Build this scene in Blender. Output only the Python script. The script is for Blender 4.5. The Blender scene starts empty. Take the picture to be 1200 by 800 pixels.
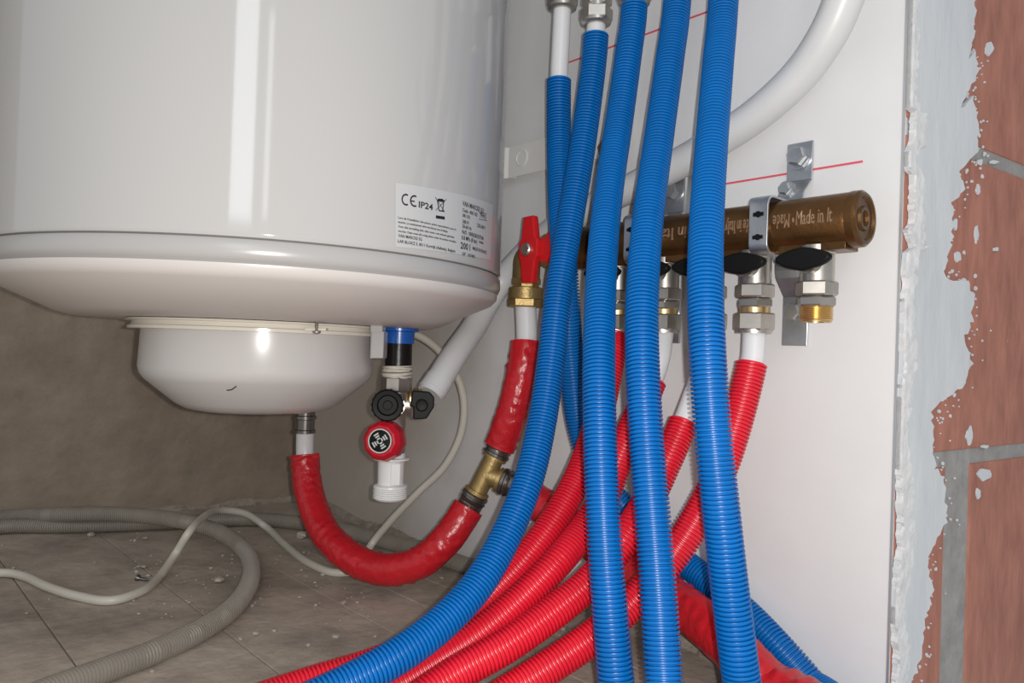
import bpy, math, random
import numpy as np
from mathutils import Vector
random.seed(7); rng = np.random.default_rng(7)
S = bpy.context.scene
COL = S.collection
V = lambda *a: np.array(a, float)
def unit(v): v = np.asarray(v, float); return v / np.linalg.norm(v)

# ------------------------------------------------------------------ camera
# World: wall_right is the plane Y=0 (room at Y<0), X runs along it out of the corner, Z up, floor Z=0.
CAMH, CDIST, CX = 0.30, 0.666, 1.351
FPX, HOR, ROLL = 867.0, 410.0, math.radians(2.0)
CAM = V(CX, -CDIST, CAMH)
fwd0 = unit(V(-0.736, 0.677, 0)); rt0 = V(0.677, 0.736, 0); up0 = V(0, 0, 1)
PITCH = math.atan((HOR - 400) / FPX)
fwd = fwd0 * math.cos(PITCH) + up0 * math.sin(PITCH)
upp = up0 * math.cos(PITCH) - fwd0 * math.sin(PITCH)
crt = rt0 * math.cos(ROLL) + upp * math.sin(ROLL)
cup = upp * math.cos(ROLL) - rt0 * math.sin(ROLL)
cd = bpy.data.cameras.new('camera'); co = bpy.data.objects.new('camera', cd); COL.objects.link(co)
cd.sensor_width = 36.0; cd.lens = FPX / 1200 * 36.0; cd.clip_start = 0.01
from mathutils import Matrix
co.matrix_world = Matrix(((crt[0], cup[0], -fwd[0], CAM[0]), (crt[1], cup[1], -fwd[1], CAM[1]), (crt[2], cup[2], -fwd[2], CAM[2]), (0, 0, 0, 1)))
S.camera = co
S.view_settings.view_transform = 'Standard'; S.view_settings.look = 'None'
S.view_settings.gamma = 1.0; S.view_settings.use_curve_mapping = False
S.view_settings.exposure = 0.0

# ------------------------------------------------------------------ light
w = bpy.data.worlds.new('room_ambient'); S.world = w; w.use_nodes = True
w.node_tree.nodes['Background'].inputs[0].default_value = (0.95, 0.97, 1.0, 1)
w.node_tree.nodes['Background'].inputs[1].default_value = 0.52
fl = bpy.data.lights.new('camera_flash', 'POINT'); fo = bpy.data.objects.new('camera_flash', fl); COL.objects.link(fo)
fl.energy = 13.3; fl.shadow_soft_size = 0.004; fl.color = (1.0, 0.975, 0.94)
fo.location = CAM + crt * 0.017 + cup * 0.004
def window_light(name, loc, target, sx, sy, power, color):
    l = bpy.data.lights.new(name, 'AREA'); o = bpy.data.objects.new(name, l); COL.objects.link(o)
    l.shape = 'RECTANGLE'; l.size = sx; l.size_y = sy; l.energy = power; l.color = color
    o.location = loc
    o.rotation_euler = (Vector(target) - Vector(loc)).to_track_quat('-Z', 'Y').to_euler()
# daylight from the two sashes of a tall window of the room behind the photographer
window_light('window_daylight', (3.50, -2.28, 1.72), (0.95, -0.35, 1.72), 0.52, 1.65, 15, (0.90, 0.96, 1.0))
window_light('window_sash_daylight', (3.80, -1.80, 1.45), (0.95, -0.35, 1.45), 0.12, 1.05, 1.6, (0.90, 0.96, 1.0))

# ------------------------------------------------------------------ pixel rays (1200x800)
def ray(px, py): return fwd + crt * ((px - 600) / FPX) + cup * ((400 - py) / FPX)
def P(px, py, Z): return CAM + ray(px, py) * Z
def PW(px, py, off=0.0):
    r = ray(px, py); return CAM + r * ((-off - CAM[1]) / r[1])
def PF(px, py, z=0.0):
    r = ray(px, py); return CAM + r * ((z - CAM[2]) / r[2])
def PP(px, py, p0, n):
    r = ray(px, py); return CAM + r * (np.dot(p0 - CAM, n) / np.dot(r, n))

# ------------------------------------------------------------------ materials
def mat(name, color, rough=0.5, metal=0.0, var=0.0, vscale=8.0, bump=0.0, bscale=60.0, coat=0.0, color2=None, stretch=(1, 1, 1), spec=0.5, trans=0.0, alpha=1.0, bdist=0.002):
    m = bpy.data.materials.new(name); m.use_nodes = True
    nt = m.node_tree; b = nt.nodes['Principled BSDF']
    b.inputs['Base Color'].default_value = (*color, 1); b.inputs['Roughness'].default_value = rough
    b.inputs['Metallic'].default_value = metal; b.inputs['Specular IOR Level'].default_value = spec
    if coat: b.inputs['Coat Weight'].default_value = coat; b.inputs['Coat Roughness'].default_value = 0.08
    if trans: b.inputs['Transmission Weight'].default_value = trans
    g = nt.nodes.new('ShaderNodeNewGeometry'); mp = nt.nodes.new('ShaderNodeMapping')
    mp.inputs['Scale'].default_value = stretch; nt.links.new(g.outputs['Position'], mp.inputs['Vector'])
    if var or color2:
        n = nt.nodes.new('ShaderNodeTexNoise'); n.inputs['Scale'].default_value = vscale; n.inputs['Detail'].default_value = 6; n.inputs['Roughness'].default_value = 0.65
        nt.links.new(mp.outputs[0], n.inputs['Vector'])
        r = nt.nodes.new('ShaderNodeValToRGB')
        c2 = color2 if color2 else tuple(c * (1 - var) for c in color)
        r.color_ramp.elements[0].position = 0.32; r.color_ramp.elements[1].position = 0.68
        r.color_ramp.elements[0].color = (*c2, 1); r.color_ramp.elements[1].color = (*color, 1)
        nt.links.new(n.outputs['Fac'], r.inputs['Fac']); nt.links.new(r.outputs['Color'], b.inputs['Base Color'])
    if bump:
        n2 = nt.nodes.new('ShaderNodeTexNoise'); n2.inputs['Scale'].default_value = bscale; n2.inputs['Detail'].default_value = 5
        nt.links.new(mp.outputs[0], n2.inputs['Vector'])
        bp = nt.nodes.new('ShaderNodeBump'); bp.inputs['Strength'].default_value = bump; bp.inputs['Distance'].default_value = bdist
        nt.links.new(n2.outputs['Fac'], bp.inputs['Height']); nt.links.new(bp.outputs['Normal'], b.inputs['Normal'])
    return m
def speckle(m, color, scale, lo, hi, stretch=(1, 1, 1)):
    """spots of another colour (paint splashes, dirt) over a material"""
    nt = m.node_tree; b = nt.nodes['Principled BSDF']
    g = nt.nodes.new('ShaderNodeNewGeometry'); mp = nt.nodes.new('ShaderNodeMapping'); mp.inputs['Scale'].default_value = stretch
    n = nt.nodes.new('ShaderNodeTexNoise'); n.inputs['Scale'].default_value = scale; n.inputs['Detail'].default_value = 8; n.inputs['Roughness'].default_value = 0.7
    r = nt.nodes.new('ShaderNodeValToRGB'); r.color_ramp.elements[0].position = lo; r.color_ramp.elements[1].position = hi
    mx = nt.nodes.new('ShaderNodeMix'); mx.data_type = 'RGBA'
    nt.links.new(g.outputs['Position'], mp.inputs['Vector']); nt.links.new(mp.outputs[0], n.inputs['Vector'])
    nt.links.new(n.outputs['Fac'], r.inputs['Fac']); nt.links.new(r.outputs['Color'], mx.inputs['Factor'])
    src = b.inputs['Base Color'].links[0].from_socket if b.inputs['Base Color'].links else None
    if src: nt.links.new(src, mx.inputs['A'])
    else: mx.inputs['A'].default_value = b.inputs['Base Color'].default_value
    mx.inputs['B'].default_value = (*color, 1)
    nt.links.new(mx.outputs['Result'], b.inputs['Base Color'])
    return m
M = {}
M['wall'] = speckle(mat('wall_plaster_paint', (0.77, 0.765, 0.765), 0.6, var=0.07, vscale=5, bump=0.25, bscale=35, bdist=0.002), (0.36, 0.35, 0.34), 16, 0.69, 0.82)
def tint_along_x(m, left, x0, x1):  # base colour turns gradually darker and beiger towards the corner
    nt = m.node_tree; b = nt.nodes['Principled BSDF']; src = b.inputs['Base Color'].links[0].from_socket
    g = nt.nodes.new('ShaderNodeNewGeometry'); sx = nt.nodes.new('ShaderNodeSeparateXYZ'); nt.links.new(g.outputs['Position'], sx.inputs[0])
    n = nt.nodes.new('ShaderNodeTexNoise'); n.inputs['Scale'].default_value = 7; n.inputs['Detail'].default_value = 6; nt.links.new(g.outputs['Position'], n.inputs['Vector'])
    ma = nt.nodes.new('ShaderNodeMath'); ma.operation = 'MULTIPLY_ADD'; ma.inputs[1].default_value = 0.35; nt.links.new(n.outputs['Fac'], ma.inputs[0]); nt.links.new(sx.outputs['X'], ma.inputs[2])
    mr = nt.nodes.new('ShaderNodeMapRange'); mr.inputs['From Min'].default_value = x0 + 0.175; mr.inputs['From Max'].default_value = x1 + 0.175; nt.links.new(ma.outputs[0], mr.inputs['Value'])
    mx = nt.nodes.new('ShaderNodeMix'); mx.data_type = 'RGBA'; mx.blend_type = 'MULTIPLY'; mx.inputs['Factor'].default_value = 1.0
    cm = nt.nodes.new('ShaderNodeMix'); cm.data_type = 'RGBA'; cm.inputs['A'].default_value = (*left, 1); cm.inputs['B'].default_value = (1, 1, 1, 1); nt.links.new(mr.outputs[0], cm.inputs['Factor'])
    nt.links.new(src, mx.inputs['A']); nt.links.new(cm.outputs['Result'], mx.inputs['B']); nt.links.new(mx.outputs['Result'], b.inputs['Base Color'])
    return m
tint_along_x(M['wall'], (0.60, 0.53, 0.45), 0.30, 0.62)
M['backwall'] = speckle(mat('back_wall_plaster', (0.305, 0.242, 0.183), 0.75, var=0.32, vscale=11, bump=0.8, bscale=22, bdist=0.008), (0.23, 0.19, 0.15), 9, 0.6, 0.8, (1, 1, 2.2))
M['floor'] = speckle(mat('concrete_floor', (0.50, 0.42, 0.345), 0.8, var=0.52, vscale=9, bump=0.6, bscale=70, bdist=0.003), (0.62, 0.57, 0.50), 30, 0.66, 0.74)
speckle(M['floor'], (0.17, 0.14, 0.11), 19, 0.63, 0.74)
M['joint'] = mat('floor_joint_dirt', (0.16, 0.135, 0.11), 0.95)
M['rubble'] = mat('mortar_rubble', (0.36, 0.31, 0.255), 0.9, var=0.4, vscale=60, bump=0.8, bscale=150)
M['enamel'] = mat('white_enamel', (0.465, 0.458, 0.450), 0.07, bump=0.012, bscale=9)
M['trimplastic'] = mat('white_trim_plastic', (0.41, 0.40, 0.393), 0.25, bump=0.02, bscale=12)
M['capwhite'] = mat('white_bottom_cap', (0.60, 0.565, 0.54), 0.34)
M['coverplastic'] = mat('white_cover_plastic', (0.56, 0.54, 0.525), 0.24)
M['seam'] = mat('seam_shadow_gap', (0.18, 0.17, 0.16), 0.7)
M['flange'] = mat('cream_flange_plastic', (0.70, 0.66, 0.58), 0.15)
M['sticker'] = mat('sticker_film', (0.53, 0.53, 0.53), 0.3)
M['ink'] = mat('black_ink', (0.012, 0.012, 0.014), 0.55)
M['blue'] = mat('blue_corrugated_plastic', (0.001, 0.138, 0.46), 0.33, var=0.12, vscale=30, spec=0.32)
M['red'] = mat('red_corrugated_plastic', (0.74, 0.014, 0.036), 0.33, var=0.12, vscale=30, spec=0.45)
M['redfoam'] = mat('red_foam_film', (0.56, 0.013, 0.022), 0.26, var=0.2, vscale=22, bump=0.45, bscale=130, bdist=0.003)
M['foam'] = mat('foam_core', (0.45, 0.02, 0.03), 0.8)
M['pipe'] = mat('white_multilayer_pipe', (0.70, 0.70, 0.71), 0.3)
M['feed'] = mat('white_plastic_feed_pipe', (0.66, 0.665, 0.67), 0.35, var=0.06, vscale=15)
M['cord'] = mat('cream_cord', (0.55, 0.52, 0.45), 0.4)
M['grey'] = mat('grey_corrugated_plastic', (0.28, 0.25, 0.21), 0.5, var=0.2, vscale=20)
M['brass'] = mat('brass', (0.15, 0.072, 0.024), 0.30, 0.75, var=0.25, vscale=45, bump=0.15, bscale=300)
M['brassbright'] = mat('bright_brass', (0.72, 0.50, 0.23), 0.3, 0.9, var=0.15, vscale=80)
M['brassraw'] = mat('raw_cast_brass', (0.46, 0.33, 0.14), 0.45, 0.75, var=0.2, vscale=60, bump=0.25, bscale=350)
M['emboss'] = mat('worn_brass_lettering', (0.36, 0.23, 0.14), 0.45, 0.5)
M['nickel'] = mat('nickel_plating', (0.52, 0.49, 0.445), 0.34, 0.92, var=0.15, vscale=90)
M['steel'] = mat('darkened_steel_sleeve', (0.22, 0.205, 0.19), 0.25, 0.9)
M['zinc'] = mat('zinc_plate', (0.60, 0.62, 0.64), 0.36, 0.92, var=0.2, vscale=60)
M['bracketpaint'] = mat('white_bracket_paint', (0.76, 0.745, 0.72), 0.45)
M['blackplastic'] = mat('black_plastic', (0.006, 0.006, 0.006), 0.5, spec=0.18)
M['blackpipe'] = mat('black_inlet_pipe', (0.010, 0.009, 0.008), 0.3, spec=0.25, bump=0.2, bscale=120)
M['bluecollar'] = mat('blue_collar_plastic', (0.012, 0.10, 0.42), 0.25)
M['tape'] = mat('sealing_tape', (0.66, 0.62, 0.55), 0.6, bump=0.7, bscale=200, stretch=(1, 1, 4))
M['redplastic'] = mat('red_cap_plastic', (0.50, 0.008, 0.022), 0.3)
M['redhandle'] = mat('red_lacquered_handle', (0.56, 0.012, 0.016), 0.28)
M['whiteplastic'] = mat('white_drain_plastic', (0.74, 0.74, 0.73), 0.32)
M['chalk'] = mat('red_chalk', (0.72, 0.10, 0.14), 0.9)
M['clearplastic'] = mat('clear_ring_plastic', (0.9, 0.88, 0.84), 0.08)
M['badge'] = mat('badge_print', (0.55, 0.58, 0.55), 0.4)
M['plaster'] = mat('grey_plaster_coat', (0.66, 0.69, 0.715), 0.55, var=0.14, vscale=14, bump=0.5, bscale=45, bdist=0.003, color2=(0.56, 0.59, 0.615), stretch=(1, 1, 0.4))
M['mortar'] = mat('grey_mortar', (0.36, 0.35, 0.335), 0.9, var=0.3, vscale=40, bump=0.5, bscale=120)
M['brick'] = speckle(mat('terracotta_block', (0.46, 0.195, 0.14), 0.85, bump=0.6, bscale=45, color2=(0.31, 0.125, 0.09), vscale=60, stretch=(1, 1, 0.3)), (0.60, 0.50, 0.46), 60, 0.70, 0.74, (1, 1, 0.5))
M['bead'] = mat('galvanised_bead', (0.55, 0.56, 0.57), 0.4, 0.7)

# ------------------------------------------------------------------ mesh builder
class MB:
    def __init__(s): s.v = []; s.f = []; s.n = 0
    def add(s, verts, faces):
        verts = np.asarray(verts, float).reshape(-1, 3)
        s.v.append(verts); o = s.n
        s.f.extend([tuple(int(i) + o for i in f) for f in faces]); s.n += len(verts); return s
    def box(s, c, ax, ay, az):
        c = np.asarray(c, float)
        vs = [c + sx * np.asarray(ax) + sy * np.asarray(ay) + sz * np.asarray(az) for sx in (-1, 1) for sy in (-1, 1) for sz in (-1, 1)]
        fs = [(0, 1, 3, 2), (4, 6, 7, 5), (0, 4, 5, 1), (2, 3, 7, 6), (0, 2, 6, 4), (1, 5, 7, 3)]
        if np.dot(np.cross(ax, ay), az) < 0: fs = [f[::-1] for f in fs]
        return s.add(vs, fs)
    def lathe(s, p0, axis, prof, n=32, phase=0.0, ref=None):
        """profile = [(distance along the axis, radius)...]; closed with caps where the radius is > 0"""
        a = unit(axis); e1, e2 = frame(a, ref); p0 = np.asarray(p0, float)
        ang = np.arange(n) * 2 * math.pi / n + phase
        circ = np.outer(np.cos(ang), e1) + np.outer(np.sin(ang), e2)
        vs = np.concatenate([p0 + a * d + circ * r for d, r in prof]); k = len(prof); fs = []
        for i in range(k - 1):
            for j in range(n):
                j2 = (j + 1) % n; fs.append((i * n + j, i * n + j2, (i + 1) * n + j2, (i + 1) * n + j))
        if prof[0][1] > 1e-6: fs.append(tuple(range(n))[::-1])
        if prof[-1][1] > 1e-6: fs.append(tuple((k - 1) * n + j for j in range(n)))
        return s.add(vs, fs)
    def cyl(s, p0, p1, r, n=24, r1=None, ch=0.0):
        p0 = np.asarray(p0, float); p1 = np.asarray(p1, float); L = np.linalg.norm(p1 - p0); r1 = r if r1 is None else r1
        pr = [(0, r), (L, r1)] if not ch else [(0, r - ch), (ch, r), (L - ch, r1), (L, r1 - ch)]
        return s.lathe(p0, p1 - p0, pr, n)
    def hexa(s, p0, p1, r, ch=0.0015, phase=0.3):
        p0 = np.asarray(p0, float); p1 = np.asarray(p1, float); L = np.linalg.norm(p1 - p0)
        return s.lathe(p0, p1 - p0, [(0, r - ch), (ch, r), (L - ch, r), (L, r - ch)], 6, phase)
    def extrude(s, pts, d):
        """planar polygon pts (3D) pushed along vector d"""
        pts = np.asarray(pts, float); n = len(pts); d = np.asarray(d, float)
        fs = [tuple(range(n))[::-1], tuple(range(n, 2 * n))] + [(i, (i + 1) % n, (i + 1) % n + n, i + n) for i in range(n)]
        return s.add(np.concatenate([pts, pts + d]), fs)
    def sweep(s, path, radii, n=20, caps=True, rnoise=None):
        path = np.asarray(path, float); k = len(path); T = np.gradient(path, axis=0); T /= np.linalg.norm(T, axis=1)[:, None]
        e1, e2 = frame(T[0]); E1 = [e1]
        for i in range(1, k):
            e = E1[-1] - T[i] * np.dot(E1[-1], T[i]); E1.append(e / np.linalg.norm(e))
        E1 = np.array(E1); E2 = np.cross(T, E1)
        ang = np.arange(n) * 2 * math.pi / n
        R = np.broadcast_to(np.asarray(radii, float), (k,))[:, None] * np.ones((1, n))
        if rnoise is not None: R = R + rnoise
        vs = path[:, None, :] + R[:, :, None] * (np.cos(ang)[None, :, None] * E1[:, None, :] + np.sin(ang)[None, :, None] * E2[:, None, :])
        i = np.arange(k - 1)[:, None]; j = np.arange(n)[None, :]; j2 = (j + 1) % n
        q = np.stack([i * n + j + 0 * j2, i * n + j2, (i + 1) * n + j2, (i + 1) * n + j], -1).reshape(-1, 4)
        fs = [tuple(x) for x in q.tolist()]
        if caps: fs += [tuple(range(n))[::-1], tuple((k - 1) * n + t for t in range(n))]
        return s.add(vs.reshape(-1, 3), fs)
def frame(a, ref=None):
    a = unit(a)
    r = V(0, 0, 1) if ref is None else np.asarray(ref, float)
    if abs(np.dot(unit(r), a)) > 0.95: r = V(1, 0, 0)
    e1 = unit(r - a * np.dot(r, a)); return e1, np.cross(a, e1)

def finish(o, smooth=35, bev=0.0):
    me = o.data
    if smooth:
        me.polygons.foreach_set('use_smooth', [True] * len(me.polygons)); me.set_sharp_from_angle(angle=math.radians(smooth))
    if bev:
        b = o.modifiers.new('edge', 'BEVEL'); b.width = bev; b.segments = 2; b.limit_method = 'ANGLE'; b.angle_limit = math.radians(40)
BASE = {}
def obj(name, mb, m, parent=None, smooth=35, bev=0.0, label=None):
    base = BASE[parent.name] if parent is not None else V(0, 0, 0)
    if parent is None:                       # top-level mesh: origin at its own base
        vv = np.concatenate(mb.v); base = V(*(0.5 * (vv.min(0) + vv.max(0)))[:2], vv[:, 2].min())
    me = bpy.data.meshes.new(name); me.from_pydata((np.concatenate(mb.v) - base).tolist(), [], mb.f); me.update()
    me.materials.append(M[m] if isinstance(m, str) else m)
    o = bpy.data.objects.new(name, me); COL.objects.link(o)
    if parent is not None: o.parent = parent
    else: o.location = base
    BASE[o.name] = base; finish(o, smooth, bev)
    if label: o['label'] = label
    return o
def thing(name, loc, label, cat, group=None):
    o = bpy.data.objects.new(name, None); COL.objects.link(o); o.location = loc; o.empty_display_size = 0.02
    BASE[o.name] = np.asarray(loc, float); o['label'] = label; o['category'] = cat
    if group: o['group'] = group
    return o
def tag(o, label, cat, group=None):
    o['label'] = label; o['category'] = cat
    if group: o['group'] = group
    return o
def structure(o, label, cat):
    o['kind'] = 'structure'; o['label'] = label; o['category'] = cat; return o

def spline(pts, step):
    """Catmull-Rom through pts, resampled at equal arc length"""
    p = np.asarray(pts, float); p = np.vstack([2 * p[0] - p[1], p, 2 * p[-1] - p[-2]]); out = []
    for i in range(1, len(p) - 2):
        p0, p1, p2, p3 = p[i - 1:i + 3]
        d = [max(np.linalg.norm(b - a), 1e-6) ** 0.5 for a, b in ((p0, p1), (p1, p2), (p2, p3))]
        t0, t1, t2, t3 = 0, d[0], d[0] + d[1], sum(d)
        t = np.linspace(t1, t2, 60, endpoint=False)[:, None]
        A1 = (t1 - t) / (t1 - t0) * p0 + (t - t0) / (t1 - t0) * p1; A2 = (t2 - t) / (t2 - t1) * p1 + (t - t1) / (t2 - t1) * p2; A3 = (t3 - t) / (t3 - t2) * p2 + (t - t2) / (t3 - t2) * p3
        B1 = (t2 - t) / (t2 - t0) * A1 + (t - t0) / (t2 - t0) * A2; B2 = (t3 - t) / (t3 - t1) * A2 + (t - t1) / (t3 - t1) * A3
        out.append((t2 - t) / (t2 - t1) * B1 + (t - t1) / (t2 - t1) * B2)
    out = np.vstack(out + [p[-2][None]])
    for _ in range(6): out[1:-1] = 0.25 * out[:-2] + 0.5 * out[1:-1] + 0.25 * out[2:]
    return resample(out, step)
def resample(c, step):
    L = np.concatenate([[0], np.cumsum(np.linalg.norm(np.diff(c, axis=0), axis=1))]); n = max(3, int(round(L[-1] / step)) + 1)
    q = np.linspace(0, L[-1], n); return np.stack([np.interp(q, L, c[:, k]) for k in range(3)], 1)
def arc(c): return np.concatenate([[0], np.cumsum(np.linalg.norm(np.diff(c, axis=0), axis=1))])
def cut(c, a, b):
    L = arc(c); m = (L >= a) & (L <= b); return c[m]
def at(c, s):
    L = arc(c); return np.array([np.interp(s, L, c[:, k]) for k in range(3)])
def nearest_s(c, p): return arc(c)[np.argmin(np.linalg.norm(c - p, axis=1))]

RIB = 0.0034
def ribbed(curve, r, pitch=RIB, depth=0.0025, n=22):
    """corrugated sleeve: rounded crests with narrow valleys between them"""
    L = arc(curve)[-1]; nr = int(L / pitch); ph = np.array([0.0, 0.24, 0.36, 0.62, 0.88]); hh = np.array([1.0, 1.0, 0.10, 0.0, 0.10])
    s = (np.arange(nr)[:, None] + ph[None]).ravel() * pitch; rad = r - depth * np.tile(hh, nr)
    A = arc(curve); path = np.stack([np.interp(s, A, curve[:, k]) for k in range(3)], 1)
    # smooth the tangents so that rings stay square to the tube
    return MB().sweep(path, rad, n)
def foam_tube(curve, r, seed=0, wr=0.0024):
    k = len(curve); n = 32; g = np.random.default_rng(seed)
    s = arc(curve); ang = np.arange(n) * 2 * math.pi / n; N = np.zeros((k, n))
    for _ in range(26):
        fs = g.uniform(90, 620); fa = g.integers(1, 8); N += np.sin(s[:, None] * fs + fa * ang[None] * g.choice([-1, 1]) + g.uniform(0, 6.28)) * g.uniform(0.2, 1) * (110 / fs) ** 0.35
    E = np.zeros((k, n))
    for _ in range(8): E += np.sin(s[:, None] * g.uniform(20, 120) + g.integers(1, 4) * ang[None] * g.choice([-1, 1]) + g.uniform(0, 6.28))
    N *= np.clip(0.5 + 0.35 * E, 0.25, 1.6)
    N *= wr / (np.abs(N).max() + 1e-9); N[0] *= 0.3; N[-1] *= 0.3
    mb = MB(); mb.sweep(curve, r, n, caps=True, rnoise=N); return mb

# ------------------------------------------------------------------ text
def text_mesh(s, bold=0.0):
    c = bpy.data.curves.new('lettering', 'FONT'); c.body = s; c.size = 1.0; c.resolution_u = 2; c.offset = bold
    o = bpy.data.objects.new('lettering', c); COL.objects.link(o)
    dg = bpy.context.evaluated_depsgraph_get(); me = bpy.data.meshes.new_from_object(o.evaluated_get(dg))
    v = np.array([x.co[:] for x in me.vertices]); f = [tuple(p.vertices) for p in me.polygons]
    bpy.data.objects.remove(o); bpy.data.curves.remove(c); bpy.data.meshes.remove(me)
    return v[:, :2], f
# ================================================================== SETTING
fl_y0, fl_x1 = -1.7, 2.2
corner = PF(365, 585); corner[1] = 0.0
bl = PF(0, 613); bdir = unit((bl - corner) * V(1, 1, 0))            # along the base of the back wall
bl2 = corner + bdir * 1.5; bnorm = unit(V(-bdir[1], bdir[0], 0)); bnorm = bnorm if bnorm[0] > 0 else -bnorm
wend = PW(1052, 400)[0]                                              # where the white wall ends
# white wall with the pipes
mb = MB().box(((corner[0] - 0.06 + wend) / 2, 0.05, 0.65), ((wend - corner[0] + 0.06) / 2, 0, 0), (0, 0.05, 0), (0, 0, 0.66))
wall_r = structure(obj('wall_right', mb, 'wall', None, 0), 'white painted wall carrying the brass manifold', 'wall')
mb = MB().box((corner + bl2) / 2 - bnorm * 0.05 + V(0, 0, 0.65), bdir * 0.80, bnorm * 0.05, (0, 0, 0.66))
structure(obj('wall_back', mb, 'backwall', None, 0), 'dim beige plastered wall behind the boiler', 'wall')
# floor: dirty base with concrete slabs, joints recessed
mb = MB().box(((wend - 0.75) / 2, fl_y0 / 2, -0.030), ((wend + 0.75) / 2, 0, 0), (0, -fl_y0 / 2, 0), (0, 0, 0.0285))
mb.box(((wend + fl_x1) / 2, (fl_y0 - 0.15) / 2, -0.030), ((fl_x1 - wend) / 2, 0, 0), (0, (-fl_y0 - 0.15) / 2, 0), (0, 0, 0.0285))
floor = structure(obj('floor', mb, 'joint', None, 0), 'dusty concrete slab floor under the boiler', 'floor')
ja, jb = PF(45, 718)[1], PF(296, 765)[1]
sp = abs(ja - jb); ys = sorted([jb + 2 * sp, jb + sp, jb, ja, ja - sp, ja - 2 * sp, ja - 3 * sp])
ys = [y for y in ys if fl_y0 < y < 0.0]; ys = sorted([fl_y0] + ys + [-0.15, 0.0])
for a, b in zip(ys[:-1], ys[1:]):
    xs = [-0.7, wend] + ([fl_x1] if b <= -0.15 else [])
    for x0, x1 in zip(xs[:-1], xs[1:]):
        g = 0.0007; z = rng.uniform(-0.0004, 0.0)
        mb = MB().box(((x0 + x1) / 2, (a + b) / 2, z - 0.004), ((x1 - x0) / 2 - g, 0, 0), (0, (b - a) / 2 - g, 0), (0, 0, 0.004))
        obj('slab', mb, 'floor', floor, 0, bev=0.0008)
# lumpy mortar left along the foot of both walls
def ridge(name, p0, d, L, nrm, hgt, dep, seed, label):
    g = np.random.default_rng(seed); k = int(L / 0.006); m = 7; vs = []
    lo = np.interp(np.arange(k), np.arange(0, k + 12, 9), g.uniform(0.25, 1.0, len(np.arange(0, k + 12, 9))))
    for i in range(k):
        for j in range(m):
            t = j / (m - 1); h = hgt * lo[i] * (1 - t) ** 1.6 + g.normal(0, 0.0011) * (0 < j < m - 1); o = dep * lo[i] * t
            vs.append(p0 + d * (L * i / (k - 1)) + nrm * (o - (0.003 if j == 0 else 0)) + V(0, 0, max(h, -0.001)))
    fs = [(i * m + j, i * m + j + 1, (i + 1) * m + j + 1, (i + 1) * m + j) for i in range(k - 1) for j in range(m - 1)]
    return structure(obj(name, MB().add(vs, fs), 'rubble', None, 20), label, 'mortar')
ridge('trim_1', corner, V(1, 0, 0), 1.05, V(0, -1, 0), 0.022, 0.030, 3, 'crumbly mortar ridge along the foot of the white wall')
ridge('trim_2', corner, bdir, 1.0, bnorm, 0.015, 0.012, 4, 'crumbly mortar ridge along the foot of the back wall')
# chalk levelling lines on the wall
for (a, b) in (((664, 74), (834, 12)), ((846, 216), (1011, 189))):
    p, q = PW(*a, 0.0003), PW(*b, 0.0003); d = (q - p) / 2
    obj('chalk_line', MB().box((p + q) / 2, d, V(0, 0.0004, 0), V(0, 0, 0.0009)), 'chalk', wall_r, 0, label='thin red chalk line')

# brick return beyond the end of the white wall
bd = unit(rt0 * 0.82 + fwd0 * 0.57); bn = unit(np.cross(bd, V(0, 0, 1))); bp0 = V(wend, 0, 0)
if np.dot(CAM - bp0, bn) < 0: bn = -bn
def BT(px, py, out=0.0):
    q = PP(px, py, bp0 + bn * out, bn); return np.dot(q - bp0, bd), q[2]
mb = MB().box(bp0 + bd * 0.55 - bn * 0.05 + V(0, 0, 0.45), bd * 0.55, bn * 0.0482, (0, 0, 0.86))
wall_b = structure(obj('wall_brick', mb, 'mortar', None, 0), 'rough wall of large terracotta blocks at the right edge', 'wall')
t_j1, z_j1 = BT(1170, 188); t_j2, z_j2 = BT(1140, 533); H = z_j1 - z_j2
tv0, tv1 = BT(1105, 680)[0], BT(1134, 680)[0]; tu = BT(1132, 60)[0]
def block(t0, t1, z0, z1):
    mb = MB().box(bp0 + bd * (t0 + t1) / 2 - bn * 0.0085 + V(0, 0, (z0 + z1) / 2), bd * (t1 - t0) / 2, bn * 0.0085, V(0, 0, (z1 - z0) / 2))
    obj('brick', mb, 'brick', wall_b, 0, bev=0.0018)
g = 0.0085; BL = 0.36
for row in range(-2, 4):
    z0 = z_j2 + row * H + (0.006 if row else 0.006); z1 = z_j2 + (row + 1) * H - 0.008
    if row == 0: edges = [(0.003, 0.003 + BL + 0.05)]
    elif row == -1: edges = [(0.003, tv0), (tv1, tv1 + BL)]
    elif row == -2: edges = [(0.003, 0.003 + BL)]
    elif row == 1: edges = [(0.003, tu - 0.012), (tu + 0.006, tu + BL)]
    elif row == 2: edges = [(0.003, tv0 + 0.1), (tv0 + 0.12, tv0 + 0.12 + BL)]
    else: edges = []
    last = edges[-1][1] if edges else 0
    if edges: edges.append((last + 0.02, last + 0.02 + BL))
    for (a, b) in edges: block(a, b, max(z0, -0.40), min(z1, 1.31))
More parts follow.
